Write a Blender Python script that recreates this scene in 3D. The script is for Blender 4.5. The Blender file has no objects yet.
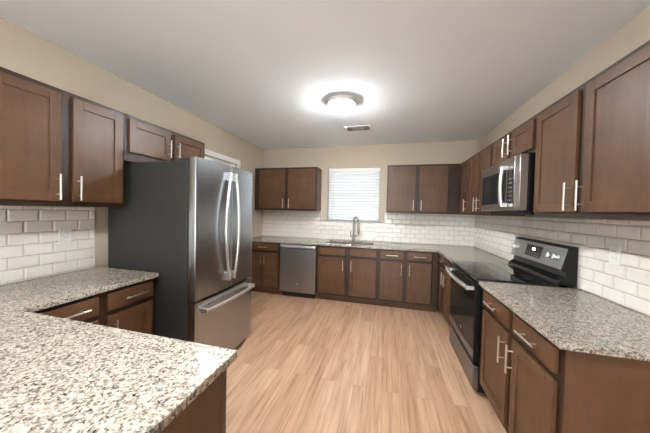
import bpy, bmesh, math, random
from mathutils import Vector, Matrix

random.seed(7)
SC = bpy.context.scene
COL = SC.collection
PI = math.pi

# ------------------------------------------------------------------ camera
cam_data = bpy.data.cameras.new('camera')
cam = bpy.data.objects.new('camera', cam_data)
COL.objects.link(cam)
right = Vector((0.96860847, 0.24756053, 0.0226147))
up = Vector((-0.02785519, 0.01768614, 0.9994555))
fwd = Vector((-0.24702577, 0.96871099, -0.02402679))
m = Matrix.Identity(4)
for i in range(3):
    m[i][0], m[i][1], m[i][2] = right[i], up[i], -fwd[i]
m[2][3] = 1.432
cam.matrix_world = m
cam_data.sensor_width = 36.0
cam_data.lens = 244.186 / 650 * 36
cam_data.clip_start = 0.02
SC.camera = cam

# ------------------------------------------------------------------ world, exposure
SC.view_settings.view_transform = 'Standard'
SC.view_settings.look = 'None'
SC.view_settings.gamma = 1.0
SC.view_settings.use_curve_mapping = False
SC.view_settings.exposure = 1.75
LAMP_EMIT = 430.0
FRONT_FILL_W = 45.0
BACK_WINDOW_W = 1.7

world = bpy.data.worlds.new('daylight')
SC.world = world
world.use_nodes = True
world.node_tree.nodes['Background'].inputs[0].default_value = (0.86, 0.93, 1.0, 1)
world.node_tree.nodes['Background'].inputs[1].default_value = 0.35

# room measures (metres)
XL, XR, YB, ZC = -2.369, 1.348, 4.331, 2.591
YF = -3.6
ZT, ZB = 2.177, 1.420          # wall cabinets, top and bottom
CT = 0.914                     # worktop


def area_light(name, loc, rot, sx, sy, watts, col):
    l = bpy.data.lights.new(name, 'AREA')
    l.shape = 'RECTANGLE'
    l.size, l.size_y = sx, sy
    l.energy = watts
    l.color = col
    o = bpy.data.objects.new(name, l)
    o.location = loc
    o.rotation_euler = rot
    COL.objects.link(o)
    return o


# daylight outside the kitchen window; added fill light at an unseen window behind the camera
area_light('window_daylight', (-0.6, YB + 0.32, 1.75), (-PI / 2, 0, 0), 0.95, 0.95, BACK_WINDOW_W, (0.95, 0.98, 1.0))
area_light('added_fill_light', (-0.5, YF - 0.25, 1.2), (PI / 2, 0, 0), 2.4, 2.0, FRONT_FILL_W, (0.90, 0.96, 1.0))


# ------------------------------------------------------------------ materials
def new_mat(name):
    mt = bpy.data.materials.new(name)
    mt.use_nodes = True
    nt = mt.node_tree
    return mt, nt, nt.nodes['Principled BSDF']


def simple(name, col, rough=0.5, metal=0.0, coat=0.0, spec=None):
    mt, nt, b = new_mat(name)
    b.inputs['Base Color'].default_value = (*col, 1)
    b.inputs['Roughness'].default_value = rough
    b.inputs['Metallic'].default_value = metal
    b.inputs['Coat Weight'].default_value = coat
    if spec is not None:
        b.inputs['Specular IOR Level'].default_value = spec
    return mt


def coords(nt, scale=(1, 1, 1), kind='Object'):
    tc = nt.nodes.new('ShaderNodeTexCoord')
    mp = nt.nodes.new('ShaderNodeMapping')
    mp.inputs['Scale'].default_value = scale
    nt.links.new(tc.outputs[kind], mp.inputs['Vector'])
    return mp.outputs['Vector']


def noise(nt, vec, scale, detail=3, rough=0.5):
    n = nt.nodes.new('ShaderNodeTexNoise')
    n.inputs['Scale'].default_value = scale
    n.inputs['Detail'].default_value = detail
    n.inputs['Roughness'].default_value = rough
    nt.links.new(vec, n.inputs['Vector'])
    return n.outputs['Fac']


def ramp(nt, fac, stops, interp='LINEAR'):
    r = nt.nodes.new('ShaderNodeValToRGB')
    r.color_ramp.interpolation = interp
    e = r.color_ramp.elements
    while len(e) < len(stops):
        e.new(0.5)
    for el, (p, c) in zip(e, stops):
        el.position = p
        el.color = (*c, 1)
    nt.links.new(fac, r.inputs[0])
    return r.outputs[0]


def mix(nt, a, b, fac=0.5, mode='MIX'):
    n = nt.nodes.new('ShaderNodeMix')
    n.data_type = 'RGBA'
    n.blend_type = mode
    if isinstance(fac, float):
        n.inputs[0].default_value = fac
    else:
        nt.links.new(fac, n.inputs[0])
    nt.links.new(a, n.inputs[6])
    nt.links.new(b, n.inputs[7])
    return n.outputs[2]


def bump(nt, b, height, strength=0.1, dist=0.002):
    n = nt.nodes.new('ShaderNodeBump')
    n.inputs['Strength'].default_value = strength
    n.inputs['Distance'].default_value = dist
    nt.links.new(height, n.inputs['Height'])
    nt.links.new(n.outputs[0], b.inputs['Normal'])


def mat_wood(name, grain, k=1.0):
    mt, nt, b = new_mat(name)
    v = coords(nt, grain)
    big = noise(nt, coords(nt, (1, 1, 1)), 5.0, 4, 0.6)
    fine = noise(nt, v, 30.0, 5, 0.6)
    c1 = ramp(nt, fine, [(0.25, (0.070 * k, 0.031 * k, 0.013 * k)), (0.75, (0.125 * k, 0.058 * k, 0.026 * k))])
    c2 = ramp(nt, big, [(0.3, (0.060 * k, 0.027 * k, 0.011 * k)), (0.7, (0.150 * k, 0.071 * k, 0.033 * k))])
    nt.links.new(mix(nt, c1, c2, 0.5), b.inputs['Base Color'])
    b.inputs['Roughness'].default_value = 0.40
    b.inputs['Specular IOR Level'].default_value = 0.46
    bump(nt, b, fine, 0.05)
    return mt


def mat_granite():
    mt, nt, b = new_mat('speckled_granite')
    base = coords(nt)
    wob = nt.nodes.new('ShaderNodeTexNoise')
    wob.inputs['Scale'].default_value = 60
    wob.inputs['Detail'].default_value = 3
    nt.links.new(base, wob.inputs['Vector'])
    va = nt.nodes.new('ShaderNodeVectorMath')
    va.operation = 'MULTIPLY_ADD'
    va.inputs[1].default_value = (0.012, 0.012, 0.012)
    nt.links.new(wob.outputs['Color'], va.inputs[0])
    nt.links.new(base, va.inputs[2])

    def vor(scale):
        n = nt.nodes.new('ShaderNodeTexVoronoi')
        n.inputs['Scale'].default_value = scale
        nt.links.new(va.outputs[0], n.inputs['Vector'])
        s = nt.nodes.new('ShaderNodeSeparateColor')
        nt.links.new(n.outputs['Color'], s.inputs[0])
        return s.outputs[0]
    A = ramp(nt, vor(135.0), [(0.0, (0.022, 0.018, 0.015)), (0.13, (0.13, 0.105, 0.083)), (0.30, (0.27, 0.232, 0.19)),
                             (0.50, (0.40, 0.35, 0.285)), (0.75, (0.50, 0.45, 0.375))], 'CONSTANT')
    B = ramp(nt, vor(240.0), [(0.0, (0.035, 0.028, 0.025)), (0.14, (0.18, 0.15, 0.12)), (0.35, (0.35, 0.31, 0.26)),
                              (0.7, (0.45, 0.415, 0.36))], 'CONSTANT')
    nt.links.new(mix(nt, A, B, 0.38), b.inputs['Base Color'])
    b.inputs['Roughness'].default_value = 0.16
    b.inputs['Specular IOR Level'].default_value = 0.5
    return mt


def mat_floor():
    mt, nt, b = new_mat('light_oak_planks')
    tc = nt.nodes.new('ShaderNodeTexCoord')
    sp = nt.nodes.new('ShaderNodeSeparateXYZ')
    nt.links.new(tc.outputs['Object'], sp.inputs[0])
    cb = nt.nodes.new('ShaderNodeCombineXYZ')
    nt.links.new(sp.outputs[1], cb.inputs[0])
    nt.links.new(sp.outputs[0], cb.inputs[1])

    def brick(c1, c2, mortar, msize):
        br = nt.nodes.new('ShaderNodeTexBrick')
        br.offset = 0.37
        br.offset_frequency = 2
        br.inputs['Color1'].default_value = (*c1, 1)
        br.inputs['Color2'].default_value = (*c2, 1)
        br.inputs['Mortar'].default_value = (*mortar, 1)
        br.inputs['Scale'].default_value = 1.0
        br.inputs['Mortar Size'].default_value = msize
        br.inputs['Mortar Smooth'].default_value = 0.3
        br.inputs['Bias'].default_value = 0.0
        br.inputs['Brick Width'].default_value = 1.22
        br.inputs['Row Height'].default_value = 0.127
        nt.links.new(cb.outputs[0], br.inputs['Vector'])
        return br
    br = brick((0.42, 0.25, 0.157), (0.49, 0.317, 0.21), (0.30, 0.17, 0.10), 0.0018)
    # each plank shifts the grain so that neighbours differ
    sh = nt.nodes.new('ShaderNodeVectorMath')
    sh.operation = 'MULTIPLY_ADD'
    sh.inputs[1].default_value = (0.0, 60.0, 31.0)
    nt.links.new(br.outputs['Color'], sh.inputs[0])
    nt.links.new(tc.outputs['Object'], sh.inputs[2])
    mp = nt.nodes.new('ShaderNodeMapping')
    mp.inputs['Scale'].default_value = (1.0, 0.045, 1.0)
    nt.links.new(sh.outputs[0], mp.inputs['Vector'])
    g = noise(nt, mp.outputs[0], 42.0, 6, 0.66)
    mp2 = nt.nodes.new('ShaderNodeMapping')
    mp2.inputs['Scale'].default_value = (1.0, 0.12, 1.0)
    nt.links.new(sh.outputs[0], mp2.inputs['Vector'])
    g2 = noise(nt, mp2.outputs[0], 8.0, 3, 0.5)
    gr = ramp(nt, g, [(0.30, (0.62, 0.53, 0.45)), (0.50, (1.0, 1.0, 1.0)), (0.72, (1.20, 1.24, 1.28))])
    gr2 = ramp(nt, g2, [(0.30, (0.80, 0.74, 0.68)), (0.6, (1.05, 1.05, 1.05))])
    c = mix(nt, br.outputs['Color'], gr, 1.0, 'MULTIPLY')
    c = mix(nt, c, gr2, 0.8, 'MULTIPLY')
    nt.links.new(c, b.inputs['Base Color'])
    b.inputs['Roughness'].default_value = 0.30
    b.inputs['Specular IOR Level'].default_value = 0.45
    bump(nt, b, g, 0.06)
    return mt


def mat_paint(name, col, rough=0.85, bscale=90.0, bs=0.12):
    mt, nt, b = new_mat(name)
    v = coords(nt)
    n = noise(nt, v, bscale, 4)
    a = tuple(x * 0.985 for x in col)
    nt.links.new(ramp(nt, n, [(0.3, a), (0.7, col)]), b.inputs['Base Color'])
    b.inputs['Roughness'].default_value = rough
    bump(nt, b, n, bs)
    return mt


def mat_steel(name, col, rough, streak):
    mt, nt, b = new_mat(name)
    n = noise(nt, coords(nt, streak), 60.0, 3)
    lo = tuple(c * 0.94 for c in col)
    nt.links.new(ramp(nt, n, [(0.3, lo), (0.7, col)]), b.inputs['Base Color'])
    b.inputs['Roughness'].default_value = rough
    b.inputs['Metallic'].default_value = 1.0
    return mt


def mat_tile():
    mt, nt, b = new_mat('glazed_subway_tile')
    n = noise(nt, coords(nt), 6.0, 2)
    nt.links.new(ramp(nt, n, [(0.3, (0.78, 0.73, 0.66)), (0.7, (0.83, 0.78, 0.71))]), b.inputs['Base Color'])
    b.inputs['Roughness'].default_value = 0.16
    return mt


def mat_blind():
    mt, nt, b = new_mat('white_blind_slats')
    out = nt.nodes['Material Output']
    b.inputs['Base Color'].default_value = (0.88, 0.88, 0.87, 1)
    b.inputs['Roughness'].default_value = 0.5
    tr = nt.nodes.new('ShaderNodeBsdfTranslucent')
    tr.inputs[0].default_value = (0.9, 0.9, 0.9, 1)
    ms = nt.nodes.new('ShaderNodeMixShader')
    ms.inputs[0].default_value = 0.45
    nt.links.new(b.outputs[0], ms.inputs[1])
    nt.links.new(tr.outputs[0], ms.inputs[2])
    nt.links.new(ms.outputs[0], out.inputs[0])
    return mt


def mat_emit(name, col, strength):
    mt, nt, b = new_mat(name)
    b.inputs['Base Color'].default_value = (0.9, 0.9, 0.9, 1)
    b.inputs['Emission Color'].default_value = (*col, 1)
    b.inputs['Emission Strength'].default_value = strength
    return mt


def mat_glass(name):
    mt, nt, b = new_mat(name)
    out = nt.nodes['Material Output']
    tr = nt.nodes.new('ShaderNodeBsdfTransparent')
    gl = nt.nodes.new('ShaderNodeBsdfGlossy')
    gl.inputs['Roughness'].default_value = 0.02
    fr = nt.nodes.new('ShaderNodeFresnel')
    ms = nt.nodes.new('ShaderNodeMixShader')
    nt.links.new(fr.outputs[0], ms.inputs[0])
    nt.links.new(tr.outputs[0], ms.inputs[1])
    nt.links.new(gl.outputs[0], ms.inputs[2])
    nt.links.new(ms.outputs[0], out.inputs[0])
    return mt


WOODV = mat_wood('stained_wood_upright_grain', (1.0, 1.0, 0.09))
WOODH = mat_wood('stained_wood_level_grain', (0.09, 1.0, 1.0))
WOODF = mat_wood('stained_wood_painted_shade', (1.0, 1.0, 0.09), 0.32)  # same wood as the doors, darkened to paint in the shade between fronts
WOODIN = simple('cabinet_interior', (0.03, 0.018, 0.012), 0.7)
GRANITE = mat_granite()
FLOOR = mat_floor()
WALL = mat_paint('beige_wall_paint', (0.50, 0.42, 0.325))
CEIL = mat_paint('white_ceiling_paint', (0.86, 0.91, 0.945), 0.9, 140.0, 0.2)
TRIM = mat_paint('white_trim_paint', (0.80, 0.79, 0.76), 0.4, 20.0, 0.02)
TILE = mat_tile()
SILL = simple('grey_marble_sill', (0.42, 0.43, 0.44), 0.25)
GROUT = simple('grout', (0.30, 0.25, 0.20), 0.9)
STEELV = mat_steel('brushed_steel', (0.44, 0.47, 0.50), 0.27, (1.0, 1.0, 0.03))
STEELD = mat_steel('dark_brushed_steel', (0.40, 0.40, 0.40), 0.36, (0.03, 1.0, 1.0))
STEELM = mat_steel('bronzed_microwave_steel', (0.33, 0.30, 0.275), 0.30, (0.03, 1.0, 1.0))
STEELR = mat_steel('dark_range_steel', (0.26, 0.265, 0.27), 0.34, (1.0, 0.03, 1.0))
STEELH = mat_steel('polished_handle_steel', (0.82, 0.82, 0.82), 0.36, (1, 1, 1))
NICKEL = mat_steel('satin_nickel', (0.72, 0.68, 0.62), 0.36, (1, 1, 1))
FAUCET = mat_steel('faucet_steel', (0.42, 0.40, 0.38), 0.25, (1, 1, 1))
BLACKGLASS = simple('black_glass', (0.006, 0.006, 0.007), 0.05, 0, 0.3)
OVENGLASS = simple('oven_window_glass', (0.012, 0.012, 0.012), 0.10, 0, 0.0, 0.10)
BLACK = simple('black_enamel', (0.006, 0.006, 0.006), 0.3, spec=0.3)
BLACKM = simple('matt_black_plastic', (0.015, 0.015, 0.015), 0.6)
CHARCOAL = mat_paint('charcoal_textured_steel', (0.026, 0.025, 0.023), 0.65, 300.0, 0.25)
BLIND = mat_blind()
WHITEP = simple('white_plastic', (0.78, 0.76, 0.71), 0.35)
VENTW = simple('vent_white_metal', (0.78, 0.77, 0.75), 0.5)
VENTD = simple('vent_dark_inside', (0.05, 0.05, 0.05), 0.9)
def mat_globe():
    # the bulb sits low behind the middle of the glass: brightest there, dimmer at the rim
    mt, nt, b = new_mat('lit_frosted_glass')
    tc = nt.nodes.new('ShaderNodeTexCoord')
    ml = nt.nodes.new('ShaderNodeVectorMath')
    ml.operation = 'MULTIPLY'
    ml.inputs[1].default_value = (1, 1, 0)
    nt.links.new(tc.outputs['Object'], ml.inputs[0])
    ln = nt.nodes.new('ShaderNodeVectorMath')
    ln.operation = 'LENGTH'
    nt.links.new(ml.outputs[0], ln.inputs[0])
    mr = nt.nodes.new('ShaderNodeMapRange')
    mr.inputs[1].default_value = 0.054
    mr.inputs[2].default_value = 0.072
    mr.inputs[3].default_value = LAMP_EMIT
    mr.inputs[4].default_value = LAMP_EMIT * 0.03
    nt.links.new(ln.outputs['Value'], mr.inputs[0])
    nt.links.new(mr.outputs[0], b.inputs['Emission Strength'])
    b.inputs['Emission Color'].default_value = (0.93, 0.975, 1.0, 1)
    b.inputs['Base Color'].default_value = (0.9, 0.9, 0.9, 1)
    return mt


GLOBE = mat_globe()
DISPLAY = simple('dark_display', (0.02, 0.02, 0.022), 0.08)
DIGIT = mat_emit('lit_display_digits', (0.9, 0.97, 1.0), 2.5)
GREYMARK = simple('grey_print', (0.30, 0.30, 0.30), 0.4)
DARKMARK = simple('dark_print', (0.05, 0.05, 0.05), 0.4)
GLASS = mat_glass('window_glass')
SINKM = mat_steel('sink_steel', (0.45, 0.44, 0.43), 0.3, (1, 1, 1))


# ------------------------------------------------------------------ mesh helpers
class MB:
    def __init__(s):
        s.bm = bmesh.new()

    def box(s, x0, x1, y0, y1, z0, z1):
        vs = [s.bm.verts.new((x, y, z)) for x in (x0, x1) for y in (y0, y1) for z in (z0, z1)]
        for f in ((0, 1, 3, 2), (4, 6, 7, 5), (0, 4, 5, 1), (2, 3, 7, 6), (0, 2, 6, 4), (1, 5, 7, 3)):
            s.bm.faces.new([vs[i] for i in f])
        return s

    def prism(s, pts, axis, a0, a1):
        """pts: outline in the two other axes (cyclic order xyz), extruded along axis"""
        def P(u, v, w):
            return {'x': (w, u, v), 'y': (u, w, v), 'z': (u, v, w)}[axis]
        A = [s.bm.verts.new(P(u, v, a0)) for u, v in pts]
        B = [s.bm.verts.new(P(u, v, a1)) for u, v in pts]
        n = len(pts)
        s.bm.faces.new(A)
        s.bm.faces.new(B[::-1])
        for i in range(n):
            j = (i + 1) % n
            s.bm.faces.new((A[j], A[i], B[i], B[j]))
        return s

    def tube(s, path, radius, seg=10, flat=1.0, cap=True):
        """round (or flattened) tube along a path of points; radius may be a list"""
        pts = [Vector(p) for p in path]
        rings = []
        n = len(pts)
        ref = None
        for i, p in enumerate(pts):
            t = (pts[min(i + 1, n - 1)] - pts[max(i - 1, 0)]).normalized()
            if ref is None:
                ref = Vector((0, 0, 1)) if abs(t.z) < 0.9 else Vector((0, 1, 0))
            a = (ref - t * ref.dot(t)).normalized()
            b_ = t.cross(a)
            ref = a
            r = radius[i] if isinstance(radius, (list, tuple)) else radius
            rings.append([s.bm.verts.new(p + a * math.cos(2 * PI * k / seg) * r * flat + b_ * math.sin(2 * PI * k / seg) * r)
                          for k in range(seg)])
        for i in range(n - 1):
            for k in range(seg):
                j = (k + 1) % seg
                s.bm.faces.new((rings[i][k], rings[i][j], rings[i + 1][j], rings[i + 1][k]))
        if cap:
            s.bm.faces.new(rings[0][::-1])
            s.bm.faces.new(rings[-1])
        return s

    def lathe(s, prof, c=(0, 0, 0), axis='z', seg=32, cap=True):
        """prof: list of (r, h) along the axis"""
        rings = []
        for r, h in prof:
            ring = []
            for k in range(seg):
                a = 2 * PI * k / seg
                u, v = r * math.cos(a), r * math.sin(a)
                p = {'z': (u, v, h), 'x': (h, u, v), 'y': (u, h, v)}[axis]
                ring.append(s.bm.verts.new((p[0] + c[0], p[1] + c[1], p[2] + c[2])))
            rings.append(ring)
        for i in range(len(rings) - 1):
            for k in range(seg):
                j = (k + 1) % seg
                s.bm.faces.new((rings[i][k], rings[i][j], rings[i + 1][j], rings[i + 1][k]))
        if cap:
            s.bm.faces.new(rings[0][::-1])
            s.bm.faces.new(rings[-1])
        return s

    def build(s, name, mat, parent=None, bevel=0.0, smooth=False, seg=2, loc=None):
        bmesh.ops.recalc_face_normals(s.bm, faces=s.bm.faces)
        me = bpy.data.meshes.new(name)
        s.bm.to_mesh(me)
        s.bm.free()
        mats = mat if isinstance(mat, (list, tuple)) else [mat]
        for k in mats:
            me.materials.append(k)
        o = bpy.data.objects.new(name, me)
        COL.objects.link(o)
        if parent is not None:
            o.parent = parent
        if loc:
            o.location = loc
        if bevel:
            md = o.modifiers.new('bevel', 'BEVEL')
            md.width = bevel
            md.segments = seg
            md.limit_method = 'ANGLE'
            md.angle_limit = math.radians(40)
        if smooth or bevel:
            for p in me.polygons:
                p.use_smooth = True
            try:
                me.set_sharp_from_angle(angle=math.radians(35))
            except Exception:
                pass
        return o


def thing(name, label, cat, loc=(0, 0, 0), rz=0.0, group=None):
    o = bpy.data.objects.new(name, None)
    o.empty_display_size = 0.1
    COL.objects.link(o)
    o.location = loc
    o.rotation_euler = (0, 0, rz)
    o['label'] = label
    o['category'] = cat
    if group:
        o['group'] = group
    return o


def tag(o, label, cat, group=None):
    o['label'] = label
    o['category'] = cat
    if group:
        o['group'] = group
    return o


def struct(o):
    o['kind'] = 'structure'
    return o


def text_mesh(name, body, size, mat, parent, loc, rot, extrude=0.0004, align='CENTER'):
    cu = bpy.data.curves.new(name, 'FONT')
    cu.body = body
    cu.size = size
    cu.extrude = extrude
    cu.align_x = align
    cu.align_y = 'CENTER'
    t = bpy.data.objects.new('tmp', cu)
    COL.objects.link(t)
    dg = bpy.context.evaluated_depsgraph_get()
    me = bpy.data.meshes.new_from_object(t.evaluated_get(dg))
    bpy.data.objects.remove(t)
    o = bpy.data.objects.new(name, me)
    me.materials.clear()
    me.materials.append(mat)
    COL.objects.link(o)
    o.parent = parent
    o.location = loc
    o.rotation_euler = rot
    return o


# ------------------------------------------------------------------ room shell
struct(MB().box(XL - .15, XR + .15, YF - .15, YB + .15, -.12, 0).build('floor', FLOOR))
struct(MB().box(XL - .15, XR + .15, YF - .15, YB + .15, ZC, ZC + .12).build('ceiling', CEIL))
# left wall with its doorway beyond the refrigerator
DY0, DY1, DZ = 2.56, 3.478, 2.145
w = MB().box(XL - .12, XL, YF, DY0, 0, ZC).box(XL - .12, XL, DY1, YB, 0, ZC).box(XL - .12, XL, DY0, DY1, DZ, ZC)
struct(w.build('wall_left', WALL))
struct(MB().box(XR, XR + .12, YF, YB, 0, ZC).build('wall_right', WALL))
# back wall with the window opening
WX0, WX1, WZ0, WZ1 = -1.062, -0.135, 1.262, 2.203
w = MB().box(XL - .12, WX0, YB, YB + .14, 0, ZC).box(WX1, XR + .12, YB, YB + .14, 0, ZC)
w.box(WX0, WX1, YB, YB + .14, 0, WZ0).box(WX0, WX1, YB, YB + .14, WZ1, ZC)
struct(w.build('wall_back', WALL))
# wall behind the camera, with an unseen window added to let in the fill light
w = MB().box(XL - .12, -1.75, YF - .14, YF, 0, ZC).box(.75, XR + .12, YF - .14, YF, 0, ZC).box(-1.75, .75, YF - .14, YF, 2.2, ZC)
w.box(-1.75, .75, YF - .14, YF, 0, .15)
struct(w.build('wall_front', WALL))
w = MB()
for x in (-1.75, -.53, .69):
    w.box(x, x + .06, YF - .10, YF - .04, .15, 2.2)
w.box(-1.75, .75, YF - .10, YF - .04, .15, .21).box(-1.75, .75, YF - .10, YF - .04, 2.14, 2.2)
struct(w.build('added_fill_window', TRIM, bevel=.003))

# kitchen window
win = struct(MB().box(WX0, WX0 + .035, YB + .085, YB + .125, WZ0, WZ1).box(WX1 - .035, WX1, YB + .085, YB + .125, WZ0, WZ1)
             .box(WX0, WX1, YB + .085, YB + .125, WZ0, WZ0 + .035).box(WX0, WX1, YB + .085, YB + .125, WZ1 - .035, WZ1)
             .box(WX0, WX1, YB + .09, YB + .12, 1.71, 1.745).build('window_1', TRIM, bevel=.002))
MB().box(WX0 + .03, WX1 - .03, YB + .10, YB + .106, WZ0 + .03, WZ1 - .03).build('pane', GLASS, win)
MB().box(-1.18, -0.027, YB - .012, YB - .0015, 1.236, 1.2555).build('sill_apron', TRIM, win)
MB().box(-1.185, -0.022, YB - .045, YB - .0015, 1.256, 1.268).box(WX0 + .001, WX1 - .001, YB - .01, YB + .084, WZ0 + .0005, WZ0 + .006).build('window_sill', SILL, win, bevel=.002)

# white door and casing on the left wall
door = struct(MB().box(XL - .07, XL - .03, DY0 + .004, DY1 - .004, .01, DZ - .004).build('door_1', TRIM, bevel=.002))
MB().box(XL + .0005, XL + .018, DY0 - .068, DY0 + .004, 0, DZ).box(XL + .0005, XL + .018, DY1 - .004, DY1 + .068, 0, DZ)\
    .box(XL + .0005, XL + .020, DY0 - .068, DY1 + .068, DZ - .004, DZ + .068).build('door_casing', TRIM, door, bevel=.004)
w = MB()
for z0, z1 in ((.2, .95), (1.1, 1.95)):
    for y0, y1 in ((DY0 + .12, DY0 + .41), (DY1 - .41, DY1 - .12)):
        w.box(XL - .031, XL - .025, y0, y1, z0, z1)
w.build('door_panel', TRIM, door, bevel=.004)

struct(MB().box(XL + .001, XL + .014, YF + .02, -.30, 0, .09).box(XL + .001, XL + .014, 3.55, 3.70, 0, .09).build('baseboard_left', TRIM, bevel=.003))
struct(MB().box(XR - .014, XR - .001, YF + .02, 1.19, 0, .09).build('baseboard_right', TRIM, bevel=.003))


# ------------------------------------------------------------------ backsplash
def backsplash(name, side, regions, cuts, phase, label):
    """regions: (a0,a1,z0,z1) along the wall; bevelled running-bond tiles, one mesh"""
    TW, TH, G = 0.1485, 0.0782, 0.0028
    S0 = -.073 if side == 'right' else -.067
    bm = bmesh.new()

    def P(a, d, z):
        if side == 'back':
            return (a, YB - d, z)
        if side == 'left':
            return (XL + d, a, z)
        return (XR - d, a, z)

    def quadbox(a0, a1, z0, z1, d0, d1, ins, mat):
        o = [bm.verts.new(P(a, d0, z)) for a, z in ((a0, z0), (a1, z0), (a1, z1), (a0, z1))]
        mi = [bm.verts.new(P(a, d0 + (d1 - d0) * .45, z)) for a, z in ((a0, z0), (a1, z0), (a1, z1), (a0, z1))]
        i_ = [bm.verts.new(P(a, d1, z)) for a, z in ((a0 + ins, z0 + ins), (a1 - ins, z0 + ins), (a1 - ins, z1 - ins), (a0 + ins, z1 - ins))]
        fs = [bm.faces.new(i_)]
        for k in range(4):
            j = (k + 1) % 4
            fs.append(bm.faces.new((o[k], o[j], mi[j], mi[k])))
            fs.append(bm.faces.new((mi[k], mi[j], i_[j], i_[k])))
        for f in fs:
            f.material_index = mat
        if mat:
            bm.faces.new(o[::-1])
    for a0, a1, z0, z1 in regions:
        quadbox(a0, a1, z0, z1, .0006, .0042, .0, 1)
        k = 0
        while CT + S0 + k * TH < z1 - .005:
            rz0, rz1 = CT + S0 + k * TH, CT + S0 + (k + 1) * TH - G
            off = phase + (TW / 2 if k % 2 else 0)
            k += 1
            rz0, rz1 = max(rz0, z0), min(rz1, z1)
            if rz1 - rz0 < .006:
                continue
            n = math.floor((a0 - off) / TW)
            while off + n * TW < a1:
                t0, t1 = max(off + n * TW, a0), min(off + (n + 1) * TW - G, a1)
                n += 1
                if t1 - t0 > .006:
                    quadbox(t0, t1, rz0, rz1, .0042, .0112, min(.009, (t1 - t0) * .3, (rz1 - rz0) * .3), 0)
    bmesh.ops.recalc_face_normals(bm, faces=bm.faces)
    me = bpy.data.meshes.new(name)
    bm.to_mesh(me)
    bm.free()
    me.materials.append(TILE)
    me.materials.append(GROUT)
    o = bpy.data.objects.new(name, me)
    COL.objects.link(o)
    return tag(o, label, 'backsplash')


backsplash('tile_backsplash', 'left', [(-.15, 1.499, CT + .001, ZB - .001)], None, 1.459 - .1485 * 20,
           'white subway tile backsplash on the left wall, ending short of the refrigerator')
backsplash('tile_backsplash', 'back', [(XL + .001, -1.165, CT + .001, ZB - .001), (-1.165, -.045, CT + .001, 1.2355), (-.045, XR - .001, CT + .001, ZB - .001)],
           None, .162 - .1485 * 30, 'white subway tile backsplash on the back wall, below the window and behind the sink')
backsplash('tile_backsplash', 'right', [(1.2, YB - .011, CT + .001, ZB - .001)], None, 2.012 - .1485 * 12,
           'white subway tile backsplash on the right wall, behind the range')


# ------------------------------------------------------------------ worktops
def slab(name, xs, ys, inside, label):
    bm = bmesh.new()
    z1, z0 = CT, CT - .031
    vt, vb = {}, {}

    def V(d, i, j, z):
        if (i, j) not in d:
            d[(i, j)] = bm.verts.new((xs[i], ys[j], z))
        return d[(i, j)]
    cell = {(i, j) for i in range(len(xs) - 1) for j in range(len(ys) - 1)
            if inside((xs[i] + xs[i + 1]) / 2, (ys[j] + ys[j + 1]) / 2)}
    for i, j in cell:
        q = ((i, j), (i + 1, j), (i + 1, j + 1), (i, j + 1))
        bm.faces.new([V(vt, a, b, z1) for a, b in q])
        bm.faces.new([V(vb, a, b, z0) for a, b in q][::-1])
        for (di, dj), (p, r) in (((0, -1), (0, 1)), ((1, 0), (1, 2)), ((0, 1), (2, 3)), ((-1, 0), (3, 0))):
            if (i + di, j + dj) not in cell:
                bm.faces.new((V(vt, *q[p], z1), V(vb, *q[p], z0), V(vb, *q[r], z0), V(vt, *q[r], z1)))
    bmesh.ops.recalc_face_normals(bm, faces=bm.faces)
    me = bpy.data.meshes.new(name)
    bm.to_mesh(me)
    bm.free()
    me.materials.append(GRANITE)
    o = bpy.data.objects.new(name, me)
    COL.objects.link(o)
    md = o.modifiers.new('bevel', 'BEVEL')
    md.width = .004
    md.segments = 3
    md.limit_method = 'ANGLE'
    return tag(o, label, 'countertop')


CD = .645
e = .001
slab('granite_worktop', [XL + e, XL + CD, -.518], [-.22, .779, 1.528],
     lambda x, y: x < XL + CD or y < .779,
     'speckled granite worktop in the foreground, forming the peninsula and running to the refrigerator')
SX0, SX1, SXM0, SXM1, SY0, SY1 = -.955, -.195, -.59, -.56, 3.80, 4.13
slab('granite_worktop', [XL + e, SX0, SXM0, SXM1, SX1, XR - CD, XR - e], [2.904, YB - CD, SY0, SY1, YB - e],
     lambda x, y: (y > YB - CD or x > XR - CD) and not (SY0 < y < SY1 and (SX0 < x < SXM0 or SXM1 < x < SX1)),
     'speckled granite worktop with the sink, under the window and turning to the range')
slab('granite_worktop', [XR - CD, XR - e], [1.2, 2.128],
     lambda x, y: True,
     'speckled granite worktop on the near right, between the range and the open end')

# ------------------------------------------------------------------ cabinets
_bar = None


def pull(parent, x, z, vertical):
    """satin nickel bar pull on a front whose face is at y = -.02"""
    global _bar
    if _bar is None:
        b = MB().tube([(0, -.032, -.082), (0, -.032, .082)], .0056, 12)
        for z_ in (-.048, .048):
            b.tube([(0, 0, z_), (0, -.030, z_)], .0046, 8)
        o = b.build('handle', NICKEL, smooth=True)
        _bar = o
    else:
        o = _bar.copy()
        COL.objects.link(o)
    o.parent = parent
    o.location = (x, -.0205, z)
    o.rotation_euler = (0, 0 if vertical else PI / 2, 0)
    return o


def shaker(name, parent, x0, x1, z0, z1):
    s, t = .057, .020
    b = MB()
    b.box(x0, x0 + s, -t, -.0005, z0, z1).box(x1 - s, x1, -t, -.0005, z0, z1)
    b.box(x0 + s, x1 - s, -t, -.0005, z0, z0 + s).box(x0 + s, x1 - s, -t, -.0005, z1 - s, z1)
    b.box(x0 + s - .004, x1 - s + .004, -t + .0085, -.004, z0 + s - .004, z1 - s + .004)
    return b.build(name, WOODV, parent, bevel=.0018)


def slabfront(name, parent, x0, x1, z0, z1):
    return MB().box(x0, x1, -.020, -.0005, z0, z1).build(name, WOODH, parent, bevel=.0025)


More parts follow.
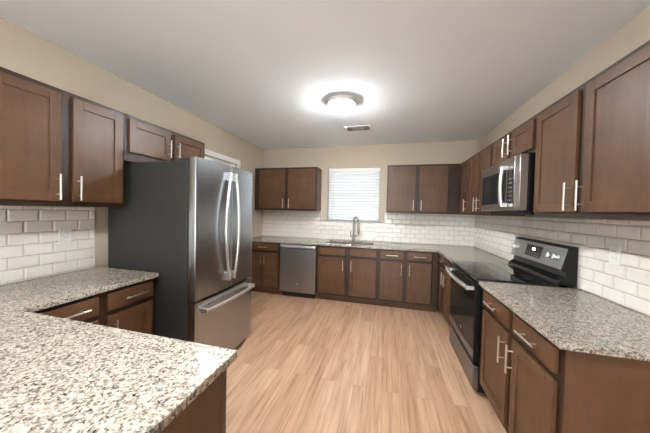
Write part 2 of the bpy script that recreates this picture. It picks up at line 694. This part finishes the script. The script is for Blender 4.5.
def cabinet(name, label, side, a, b, z0, z1, depth, doors, drawers=(), stiles=(), toe=False, group=None, endpanels=True):
    """a,b: extent along the wall in world units. doors: (lo, hi, zlo, zhi, handle coord or None, handle z)."""
    if side == 'left':
        loc, rz, f = (XL + depth, a, 0), PI / 2, (lambda v: v - a)
    elif side == 'right':
        loc, rz, f = (XR - depth, b, 0), -PI / 2, (lambda v: b - v)
    else:
        loc, rz, f = (a, YB - depth, 0), 0.0, (lambda v: v - a)
    W = b - a
    bz = z0 + (.105 if toe else 0)
    t = thing(name, label, 'cabinet', (loc[0], loc[1], z0), rz, group)
    D = depth - .002
    Z0, Z1 = bz - z0, z1 - z0
    ff = .019
    c = MB()
    c.box(0, .016, ff, D, Z0, Z1).box(W - .016, W, ff, D, Z0, Z1)
    c.box(.016, W - .016, ff, D, Z0 + .012, Z0 + .028)
    if not toe:
        c.box(.016, W - .016, ff, D, Z1 - .016, Z1)
    c.box(.016, W - .016, D - .008, D, Z0 + .028, Z1 - .016)
    c.build('body', WOODV, t)
    # face frame
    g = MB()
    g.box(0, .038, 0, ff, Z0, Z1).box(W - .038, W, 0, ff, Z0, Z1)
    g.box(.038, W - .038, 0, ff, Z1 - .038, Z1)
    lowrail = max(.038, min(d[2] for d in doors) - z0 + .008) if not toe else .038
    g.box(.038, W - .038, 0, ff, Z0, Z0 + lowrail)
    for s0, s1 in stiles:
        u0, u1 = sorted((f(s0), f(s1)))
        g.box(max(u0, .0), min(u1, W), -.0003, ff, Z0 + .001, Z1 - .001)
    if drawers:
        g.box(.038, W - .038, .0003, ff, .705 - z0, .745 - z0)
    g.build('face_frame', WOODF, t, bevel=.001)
    if toe:
        MB().box(0, W, .07, .085, 0, Z0 + .012).box(0, .016, .085, D, 0, Z0 - .0005).box(W - .016, W, .085, D, 0, Z0 - .0005).build('toe_kick', WOODV, t)
    for lo, hi, zl, zh, hc, hz in doors:
        u0, u1 = sorted((f(lo), f(hi)))
        d = shaker('door', t, u0, u1, zl - z0, zh - z0)
        if hc is not None:
            pull(d, f(hc), hz - z0, True)
    for lo, hi, zl, zh, hc in drawers:
        u0, u1 = sorted((f(lo), f(hi)))
        d = slabfront('drawer' if hc is not None else 'false_drawer_front', t, u0, u1, zl - z0, zh - z0)
        if hc is not None:
            pull(d, f(hc), (zl + zh) / 2 - z0, False)
    return t


UD, BD = .305, .605
dz0, dz1 = ZB + .035, ZT - .032      # wall cabinet doors
hz = 1.545
# wall cabinets, left wall
cabinet('wall_cabinet', 'tall brown two-door wall cabinet on the left wall, nearest the camera above the tiles', 'left', .775, 1.510, ZB, ZT, UD,
        [(.808, 1.113, dz0, dz1, 1.090, hz), (1.173, 1.487, dz0, dz1, 1.198, hz)], stiles=[(1.11, 1.176)])
cabinet('wall_cabinet', 'short brown two-door wall cabinet directly above the refrigerator', 'left', 1.512, 2.402, 1.802, ZT, UD,
        [(1.542, 1.927, 1.876, dz1, 1.905, 1.985), (1.978, 2.372, 1.876, dz1, 2.005, 1.985)], stiles=[(1.925, 1.98)])
# wall cabinets, back wall
cabinet('wall_cabinet', 'brown two-door wall cabinet on the back wall, left of the window', 'back', XL + .003, -1.183, ZB, ZT, UD,
        [(-2.262, -1.765, dz0, dz1, -1.79, hz), (-1.705, -1.215, dz0, dz1, -1.68, hz)], stiles=[(XL + .003, -2.25), (-1.765, -1.705)])
cabinet('wall_cabinet', 'brown two-door wall cabinet on the back wall, right of the window', 'back', -.018, .9, ZB, ZT, UD,
        [(.002, .408, dz0, dz1, .382, hz), (.468, .868, dz0, dz1, .496, hz)], stiles=[(.408, .468)])
# wall cabinets, right wall
cabinet('corner_wall_cabinet', 'brown single-door wall cabinet in the right back corner', 'right', 3.59, YB - .003, ZB, ZT, UD,
        [(3.630, 3.93, dz0, dz1, 3.655, hz)], stiles=[(3.94, YB - .003)])
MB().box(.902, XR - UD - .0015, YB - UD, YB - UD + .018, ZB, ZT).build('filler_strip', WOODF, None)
tag(bpy.data.objects['filler_strip'], 'dark brown filler strip between the upper cabinets in the right back corner', 'filler strip')
cabinet('wall_cabinet', 'brown narrow two-door wall cabinet on the right wall, just beyond the microwave', 'right', 2.884, 3.588, ZB, ZT, UD,
        [(2.910, 3.192, dz0, dz1, 3.166, hz), (3.245, 3.562, dz0, dz1, 3.268, hz)], stiles=[(3.19, 3.247)])
cabinet('wall_cabinet', 'short brown two-door wall cabinet directly above the microwave', 'right', 2.120, 2.882, 1.896, ZT, UD,
        [(2.145, 2.465, 1.93, dz1, 2.438, 2.030), (2.515, 2.842, 1.93, dz1, 2.540, 2.030)], stiles=[(2.463, 2.517)])
cabinet('wall_cabinet', 'largest brown two-door wall cabinet at the near right, beside the microwave', 'right', 1.228, 2.117, ZB, ZT, UD,
        [(1.252, 1.642, dz0, dz1, 1.668 - .05 + .008, hz), (1.700, 2.090, dz0, dz1, 1.722, hz)], stiles=[(1.64, 1.702)])

# base cabinets
BT = CT - .032
dr0, dr1, do0, do1 = .742, .858, .135, .706
bh = .595
cabinet('base_cabinet', 'brown two-drawer base cabinet between the peninsula and the refrigerator', 'left', .785, 1.520, 0, BT, BD,
        [(.815, 1.128, do0, do1, 1.095, bh), (1.180, 1.492, do0, do1, 1.215, bh)],
        [(.815, 1.128, dr0, dr1, .985), (1.180, 1.492, dr0, dr1, 1.352)], stiles=[(1.126, 1.182)], toe=True)
cabinet('base_cabinet', 'brown base cabinet in the left back corner, beside the dishwasher', 'back', XL + .003, -1.703, 0, BT, BD,
        [(-2.262, -2.006, do0, do1, -2.032, bh), (-1.998, -1.74, do0, do1, -1.972, bh)],
        [(-2.262, -1.74, dr0, dr1, -2.0)], stiles=[(XL + .003, -2.25)], toe=True)
cabinet('sink_base_cabinet', 'brown sink base cabinet under the window, with two blank false drawer fronts', 'back', -1.070, -.112, 0, BT, BD,
        [(-1.032, -.615, do0, do1, -.642, bh), (-.540, -.142, do0, do1, -.514, bh)],
        [(-1.032, -.615, dr0, dr1, None), (-.540, -.142, dr0, dr1, None)], stiles=[(-.615, -.540)], toe=True)
cabinet('base_cabinet', 'brown two-drawer base cabinet on the back wall, right of the sink base', 'back', -.110, .722, 0, BT, BD,
        [(-.080, .245, do0, do1, .218, bh), (.302, .630, do0, do1, .330, bh)],
        [(-.080, .245, dr0, dr1, .085), (.302, .630, dr0, dr1, .468)], stiles=[(.243, .304), (.64, .722)], toe=True)
cabinet('base_cabinet', 'brown two-drawer base cabinet between the far side of the range and the right corner', 'right', 2.906, 3.722, 0, BT, BD,
        [(2.94, 3.295, do0, do1, 3.268, bh), (3.35, 3.665, do0, do1, 3.378, bh)],
        [(2.94, 3.295, dr0, dr1, 3.12), (3.35, 3.665, dr0, dr1, 3.51)], stiles=[(3.293, 3.352), (3.67, 3.722)], toe=True)
cabinet('base_cabinet', 'brown two-drawer base cabinet at the near right, with its plain end panel facing us', 'right', 1.236, 2.124, 0, BT, BD,
        [(1.272, 1.636, do0, do1, 1.665 - .05 + .004, bh), (1.690, 2.090, do0, do1, 1.722, bh)],
        [(1.272, 1.636, dr0, dr1, 1.455), (1.690, 2.090, dr0, dr1, 1.90)], stiles=[(1.634, 1.692)], toe=True)
# finished end panel of that cabinet (part of it)
nb = [o for o in bpy.data.objects if o.name.startswith('base_cabinet') and 'end panel facing us' in o.get('label', '')][0]
MB().box(.889, .893, .0, BD - .004, .0, BT - .001).build('end_panel', WOODV, nb)

# peninsula base
pen = thing('peninsula_cabinet', 'brown peninsula base carrying the foreground granite, its flat end panel facing the floor', 'cabinet', (-.548, .2, 0))
PX = -.548
MB().box(XL + .003 - PX, -.020, 0, .550, .105, BT).build('body', WOODV, pen)
MB().box(-.0195, -.001, -.006, .528, .0, BT).build('end_panel', WOODV, pen)
MB().box(-.0195, .0035, .529, .556, .0, BT).build('corner_stile', WOODV, pen, bevel=.003)
MB().box(XL + .003 - PX, -.021, .04, .49, 0, .104).build('toe_kick', WOODIN, pen)


# ------------------------------------------------------------------ badge
def badge(parent, loc, rot, r=.014):
    b = MB().lathe([(r, 0), (r, .0012), (r * .86, .0016), (r * .84, .0010), (.0001, .0010)], seg=24)
    o = b.build('badge', STEELH, parent, smooth=False)
    o.location = loc
    o.rotation_euler = rot
    text_mesh('lettering', 'GE', r * 1.05, DARKMARK, o, (0, 0, .0014), (0, 0, 0))
    return o


# ------------------------------------------------------------------ refrigerator
FX, FY0, FY1 = XL + .05, 1.566, 2.386
fr = thing('refrigerator', 'tall stainless french-door refrigerator with charcoal side, bottom freezer drawer', 'refrigerator', (0, 0, 0))
fr.location = (XL + .5, (FY0 + FY1) / 2, 0)
ox, oy = fr.location.x, fr.location.y


def L(b, name, mat, **k):
    """build in world coordinates, then move into the thing's own frame"""
    bmesh.ops.translate(b.bm, verts=b.bm.verts, vec=(-cur[0], -cur[1], -cur[2]))
    return b.build(name, mat, curt, **k)


cur, curt = (ox, oy, 0), fr
L(MB().box(FX, -1.502, FY0, FY1, .03, 1.795).box(FX + .05, -1.52, FY0 + .03, FY1 - .03, .0, .03), 'case', CHARCOAL, bevel=.006)
for y0 in (FY0 + .01, FY1 - .12):
    L(MB().box(-1.60, -1.490, y0, y0 + .11, 1.796, 1.818), 'hinge_cover', CHARCOAL, bevel=.004)
L(MB().box(-1.501, -1.485, FY0 + .008, FY1 - .008, .07, 1.79), 'gasket', BLACKM)


def bulge(y):
    u = (y - (FY0 + FY1) / 2) / ((FY1 - FY0) / 2)
    return -1.422 + .020 * (1 - u * u)


def fridge_front(name, y0, y1, z0, z1):
    n = 14
    pts = [(-1.484, y0)]
    edge = .012
    prof = []
    for k in range(n + 1):
        y = y0 + (y1 - y0) * k / n
        prof.append((bulge(y), y))
    prof[0] = (prof[0][0] - edge, y0)
    prof.insert(1, (bulge(y0 + edge * .3) - edge * .3, y0 + edge * .3))
    prof.insert(2, (bulge(y0 + edge), y0 + edge))
    prof[-1] = (prof[-1][0] - edge, y1)
    prof.insert(-1, (bulge(y1 - edge), y1 - edge))
    prof.insert(-1, (bulge(y1 - edge * .3) - edge * .3, y1 - edge * .3))
    pts += prof + [(-1.484, y1)]
    return L(MB().prism(pts, 'z', z0, z1), name, STEELV, smooth=True)


dl = fridge_front('door', FY0 + .001, 1.973, .705, 1.822)
drt = fridge_front('door', 1.979, FY1 - .001, .705, 1.822)
fz = fridge_front('freezer_drawer', FY0 + .001, FY1 - .001, .075, .683)
L(MB().box(-1.50, -1.475, FY0 + .02, FY1 - .02, .012, .070), 'toe_grille', BLACKM)
L(MB().box(-1.495, -1.418, FY0 + .004, FY0 + .055, .684, .704), 'hinge', BLACKM)


def child_of(o, par):
    o.parent = par
    return o


def arch_handle(y0, y1, par):
    path = []
    for k in range(19):
        z = .80 + (1.735 - .80) * k / 18
        u = (z - 1.2675) / .4675
        path.append((-1.372 + .016 * (1 - u * u), y0 + (y1 - y0) * (1 - u * u), z))
    b = MB().tube(path, .0125, 12)
    for z in (.815, 1.72):
        b.box(-1.404, -1.362, y0 - .013, y0 + .013, z - .035, z + .035)
    return child_of(L(b, 'handle', STEELH, bevel=.003), par)


arch_handle(1.928, 1.852, dl)
arch_handle(2.000, 2.036, drt)
path = []
for k in range(21):
    y = 1.62 + (2.33 - 1.62) * k / 20
    u = (y - 1.975) / .355
    path.append((-1.365 + .022 * (1 - u * u), y, .615))
b = MB().tube(path, .0130, 10, flat=1.1)
for y in (1.632, 2.318):
    b.box(bulge(y) - .001, -1.352, y - .014, y + .014, .598, .632)
child_of(L(b, 'handle', STEELH, bevel=.002), fz)
bd = badge(drt, (bulge(2.27) - ox + .0005, 2.27 - oy, 1.735), (PI / 2, 0, PI / 2), .015)

# ------------------------------------------------------------------ dishwasher
dw = thing('dishwasher', 'stainless dishwasher with a bar handle, between the left corner cabinet and the sink base', 'dishwasher', (-1.386, YB - .35, 0))
cur, curt = tuple(dw.location), dw
DX0, DX1, DYF = -1.699, -1.074, YB - .635
L(MB().box(DX0 + .012, DX1 - .012, YB - .575, YB - .04, .10, CT - .036), 'tub', BLACKM)
L(MB().box(DX0 + .008, DX1 - .008, DYF, YB - .5755, .095, .795).box(DX0 + .008, DX1 - .008, DYF + .022, YB - .5755, .7955, .866), 'door', STEELD, bevel=.005)
dwd = curt.children[-1]
L(MB().prism([(DYF + .020, .8655), (DYF - .002, .8655), (DYF - .024, .838), (DYF - .022, .826), (DYF - .012, .820), (DYF + .020, .822)], 'x', DX0 + .009, DX1 - .009), 'handle', STEELH, bevel=.003)
L(MB().box(DX0 + .03, DX1 - .03, YB - .565, YB - .55, 0, .094), 'toe_panel', BLACKM)
badge(dw, (-1.386 + 1.386, DYF - cur[1] - .0002, .232), (PI / 2, 0, 0), .015)

# ------------------------------------------------------------------ sink and faucet
sk = thing('sink', 'double-bowl stainless sink set in the worktop under the window', 'sink', ((SX0 + SX1) / 2, 3.96, CT - .2))
cur, curt = tuple(sk.location), sk
for x0, x1 in ((SX0, SXM0), (SXM1, SX1)):
    zt, zb, q = CT - .0325, CT - .21, .0015
    o = MB()
    X0, X1, Y0, Y1 = x0 + .001, x1 - .001, SY0 + .001, SY1 - .001
    o.box(X0, X0 + q, Y0, Y1, zb, zt).box(X1 - q, X1, Y0, Y1, zb, zt)
    o.box(X0, X1, Y0, Y0 + q, zb, zt).box(X0, X1, Y1 - q, Y1, zb, zt).box(X0, X1, Y0, Y1, zb - q, zb)
    bo = L(o, 'bowl', SINKM)
    cx, cy = (x0 + x1) / 2, (SY0 + SY1) / 2
    child_of(L(MB().lathe([(.045, zb + .0002), (.045, zb + .003), (.03, zb + .003), (.028, zb + .001)], (cx, cy, 0), seg=24), 'drain', STEELH), bo)

fa = thing('faucet', 'tall pull-down kitchen faucet standing behind the sink', 'faucet', (-.560, 4.215, CT))
R_ = .016
MB().lathe([(.027, 0.0005), (.027, .006), (.021, .012), (.019, .06), (.0185, .10), (.015, .105)], seg=24).build('base', FAUCET, fa, smooth=True)
hd = MB().tube([(-.018, 0, .075), (-.045, -.002, .078)], .008, 10).tube([(-.044, -.002, .078), (-.05, -.004, .175)], [.009, .006], 10).build('lever', FAUCET, fa, smooth=True)
# gooseneck turned a little toward the right
dx, dy = .085, -.055
path = [(0, 0, .10 + .24 * k / 6) for k in range(7)]
for k in range(1, 13):
    a = PI * k / 12
    s_ = (1 - math.cos(a)) / 2
    path.append((dx * s_, dy * s_, .34 + .078 * math.sin(a)))
MB().tube(path, .0145, 14).build('spout', FAUCET, fa, smooth=True)
MB().tube([(dx, dy, .339), (dx + .004, dy - .003, .235), (dx + .006, dy - .004, .17), (dx + .006, dy - .004, .125)],
          [.012, .0165, .0185, .015], 14).build('spray_head', FAUCET, fa, smooth=True)
MB().tube([(0.012, -.004, .098), (dx * .75, dy * .75, .098), (dx + .006, dy - .004, .108)], .0075, 10).build('dock_arm', FAUCET, fa, smooth=True)

# ------------------------------------------------------------------ range
RY0, RY1 = 2.134, 2.898
rg = thing('range', 'black and stainless electric range with a glass cooktop and raised back control panel', 'range', (1.0, (RY0 + RY1) / 2, 0))
cur, curt = tuple(rg.location), rg
RF = .688
L(MB().box(RF + .045, 1.325, RY0, RY1, .03, .905).box(RF + .10, 1.30, RY0 + .02, RY1 - .02, 0, .03), 'body', BLACK, bevel=.003)
ck = L(MB().box(RF + .004, 1.215, RY0 - .001, RY1 + .001, .9055, .928), 'cooktop', BLACKGLASS, bevel=.004)
for x, y, r in ((.84, 2.33, .11), (.84, 2.70, .085), (1.07, 2.33, .075), (1.07, 2.70, .10)):
    child_of(L(MB().lathe([(r, .9282), (r, .9284), (r - .002, .9284), (r - .002, .9282)], (x, y, 0), seg=48, cap=False), 'burner_ring', GREYMARK), ck)
# oven door: black glass with steel frame strips
od = L(MB().box(RF, RF + .044, RY0 + .006, RY1 - .006, .262, .885), 'oven_door', BLACK, bevel=.004)
child_of(L(MB().box(RF - .003, RF - .0005, RY0 + .012, RY1 - .012, .355, .875), 'door_glass', OVENGLASS, bevel=.001), od)
child_of(L(MB().box(RF - .004, RF - .0005, RY0 + .008, RY1 - .008, .285, .345), 'lower_strip', STEELR, bevel=.002), od)
path = []
for k in range(21):
    y = RY0 + .035 + (RY1 - RY0 - .07) * k / 20
    u = (y - (RY0 + RY1) / 2) / ((RY1 - RY0) / 2 - .035)
    path.append((RF - .048 - .022 * (1 - u * u), y, .838))
b = MB().tube(path, .0200, 12, flat=.9)
for y in (RY0 + .045, RY1 - .045):
    b.box(RF - .055, RF - .002, y - .013, y + .013, .825, .852)
child_of(L(b, 'handle', STEELH, bevel=.002), od)
bb = badge(od, (RF - .0034 - cur[0], 2.47 - cur[1], .395), (PI / 2, 0, -PI / 2), .014)
L(MB().box(RF + .004, RF + .044, RY0 + .006, RY1 - .006, .045, .228), 'storage_drawer', STEELR, bevel=.004)
# backguard
L(MB().prism([(1.275, .9285), (1.215, .9285), (1.222, .955), (1.262, .985), (1.272, 1.028), (1.238, 1.036), (1.276, 1.198), (1.290, 1.210), (1.334, 1.210), (1.334, .9285)],
             'y', RY0 + .004, RY1 - .004), 'backguard', BLACK, bevel=.003)
bg = curt.children[-1]
ang = math.atan2(.038, .162)
n_ = Vector((-math.cos(ang), 0, math.sin(ang)))
t_ = Vector((math.sin(ang), 0, math.cos(ang)))


def onpanel(b, name, mat, y, h, **k):
    """mesh drawn with x = along -Y ... kept simple: local z is outward normal, local x along world -Y"""
    o = b.build(name, mat, bg, **k)
    base = Vector((1.238, y, 1.036)) + t_ * h
    X, Z = Vector((0, -1, 0)), n_
    Y = Z.cross(X)
    mm = Matrix((X, Y, Z)).transposed().to_4x4()
    mm.translation = base - Vector(cur)
    o.matrix_local = mm
    return o


CY = (RY0 + RY1) / 2
onpanel(MB().box(-.372, .372, .002, .162, .0004, .0035), 'control_panel', STEELD, CY, 0, bevel=.001)
dp = onpanel(MB().box(-.115, .115, .035, .135, .0036, .0050), 'display', DISPLAY, 2.53, 0, bevel=.0008)
onpanel(MB().box(-.022, .022, .092, .112, .0052, .0056), 'display_digits', DIGIT, 2.53, 0)
for i in range(5):
    for j in range(2):
        onpanel(MB().box(-.09 + i * .04, -.075 + i * .04,   .046 + j * .02, .052 + j * .02, .0052, .0056), 'button', GREYMARK, 2.53, 0)
for y in (2.865, 2.795, 2.285, 2.215):
    kb = onpanel(MB().lathe([(.027, .0037), (.027, .008), (.023, .012), (.021, .030), (.019, .033), (.0005, .033)], seg=24), 'knob', STEELH, y, .085, smooth=True)
    kk = MB().box(-.0035, .0035, -.02, .02, .0335, .040).build('grip', STEELH, kb, bevel=.001)

# ------------------------------------------------------------------ microwave
mw = thing('microwave', 'stainless over-the-range microwave with a curved handle and dark window', 'microwave', (1.1, 2.5, 1.46))
cur, curt = tuple(mw.location), mw
MY0, MY1, MZ0, MZ1 = 2.122, 2.880, 1.462, 1.893
L(MB().box(1.004, XR - .003, MY0, MY1, MZ0, MZ1), 'case', BLACK, bevel=.002)
L(MB().box(1.03, XR - .06, MY0 + .05, MY1 - .05, MZ0 - .025, MZ0 - .0005), 'underside_vent', BLACKM)


def mwf(y, z0, z1, x):
    return x


md = L(MB().box(.945, 1.003, MY0 + .078, MY1 - .001, MZ0 + .004, MZ1 - .002), 'door', STEELM, bevel=.006)
child_of(L(MB().box(.9425, .9446, 2.345, MY1 - .028, 1.525, 1.800), 'window', OVENGLASS, bevel=.001), md)
L(MB().box(.945, 1.003, MY0 + .001, MY0 + .076, MZ0 + .004, MZ1 - .002), 'control_panel', STEELM, bevel=.006)
cp = curt.children[-1]
child_of(L(MB().box(.9425, .9446, MY0 + .088, MY0 + .190, 1.515, 1.805), 'keypad', DISPLAY, bevel=.001), md)
for i in range(3):
    for j in range(6):
        child_of(L(MB().box(.9418, .9424, MY0 + .100 + i * .028, MY0 + .114 + i * .028, 1.545 + j * .034, 1.553 + j * .034), 'key', GREYMARK), md)
path = []
for k in range(17):
    z = 1.50 + .325 * k / 16
    u = (z - 1.6625) / .1625
    path.append((.905 - .012 * (1 - u * u), 2.305, z))
b = MB().tube(path, .0145, 12)
for z in (1.512, 1.813):
    b.box(.900, .9445, 2.292, 2.318, z - .016, z + .016)
child_of(L(b, 'handle', STEELH, bevel=.003), md)
badge(md, (.9444 - cur[0], 2.46 - cur[1], 1.853 - cur[2]), (PI / 2, 0, -PI / 2), .013)

# ------------------------------------------------------------------ blinds
bl = thing('window_blind', 'white horizontal slat blind lowered over the back window', 'blind', (-.598, YB + .04, 2.2))
cur, curt = tuple(bl.location), bl
bx0, bx1 = WX0 + .008, WX1 - .008
L(MB().box(bx0, bx1, YB + .008, YB + .062, 2.135, 2.200), 'headrail', TRIM, bevel=.004)
s = MB()
z = 2.115
while z > 1.315:
    # slightly open slats, top edge leaning into the room
    s.prism([(YB + .020, z - .021), (YB + .022, z - .0225), (YB + .037, z + .002), (YB + .052, z + .021), (YB + .050, z + .0225), (YB + .034, z + .003)], 'x', bx0, bx1)
    z -= .0485
L(s, 'slats', BLIND)
L(MB().box(bx0, bx1, YB + .018, YB + .056, 1.276, 1.294), 'bottom_rail', TRIM, bevel=.003)
L(MB().tube([(-.955, YB + .012, 2.13), (-.955, YB + .010, 1.45)], .004, 8), 'tilt_wand', TRIM)
cd = MB()
for x in (-.97, -.598, -.225):
    cd.box(x - .0015, x + .0015, YB + .0175, YB + .0185, 1.285, 2.14)
L(cd, 'ladder_cords', TRIM)

# ------------------------------------------------------------------ ceiling lamp and vent
LX, LY = -.497, 2.56
for lx, ly, lab in ((LX, LY, 'round flush-mount ceiling light, lit, in the middle of the ceiling'),
                    (-.55, .30, 'round flush-mount ceiling light, lit, over the near side of the peninsula')):
    cl = thing('ceiling_light', lab, 'ceiling light', (lx, ly, ZC))
    MB().lathe([(.145, -.001), (.149, -.034), (.146, -.042), (.140, -.042), (.130, -.030), (.10, -.024), (.001, -.024)], seg=48).build('base_plate', VENTW, cl, smooth=True)
    MB().lathe([(.074, -.0245), (.080, -.050), (.077, -.074), (.062, -.097), (.036, -.111), (.001, -.115)], seg=40).build('glass_shade', GLOBE, cl, smooth=True)

vt = thing('ceiling_vent', 'white rectangular air vent on the ceiling behind the round lamp', 'vent', (-.43, 3.445, ZC))
MB().box(-.185, -.155, -.115, .115, -.009, -.0005).box(.155, .185, -.115, .115, -.009, -.0005)\
    .box(-.155, .155, -.115, -.088, -.009, -.0005).box(-.155, .155, .088, .115, -.009, -.0005).build('frame', VENTW, vt, bevel=.002)
MB().box(-.154, .154, -.087, .087, -.0022, -.0006).build('duct_opening', VENTD, vt)
s = MB()
for k in range(8):
    y = -.0865 + k * .0212
    s.prism([(y, -.0085), (y + .002, -.009), (y + .0235, -.004), (y + .022, -.0032)], 'x', -.088, .088)
for sx in (-1, 1):
    for k in range(4):
        x = sx * (.096 + k * .016)
        s.box(x - .0012, x + .0012, -.086, .086, -.0085, -.0025)
s.build('louvres', VENTW, vt)


# ------------------------------------------------------------------ wall outlets
def outlet(label, loc, rz, switch=False):
    t = thing('wall_outlet', label, 'outlet', loc, rz)
    MB().box(-.036, .036, -.0055, -.0001, -.058, .058).build('cover_plate', WHITEP, t, bevel=.002)
    for z in (-.020, .020):
        so = MB().box(-.017, .017, -.0078, -.0057, z - .0145, z + .0145).build('socket', WHITEP, t, bevel=.003)
        sl = MB()
        for x in (-.007, .007):
            sl.box(x - .001, x + .001, -.0084, -.0079, z - .002, z + .007)
        sl.build('slots', DARKMARK, so)
    return t


outlet('white double socket in the tiles of the left wall', (XL + .0114, 1.302, 1.200), PI / 2)
outlet('white double socket in the tiles of the right wall, near side of the range', (XR - .0114, 1.852, 1.205), -PI / 2)

# ------------------------------------------------------------------ groups of repeats
for o in bpy.data.objects:
    if o.parent is None and 'label' in o:
        k = o.name.split('.')[0]
        g = {'wall_cabinet': 'brown wall cabinets', 'corner_wall_cabinet': 'brown wall cabinets', 'base_cabinet': 'brown base cabinets',
             'sink_base_cabinet': 'brown base cabinets', 'granite_worktop': 'granite worktops', 'tile_backsplash': 'subway tile backsplashes',
             'ceiling_light': 'flush-mount ceiling lights', 'wall_outlet': 'wall outlets in the tiles'}.get(k)
        if g:
            o['group'] = g
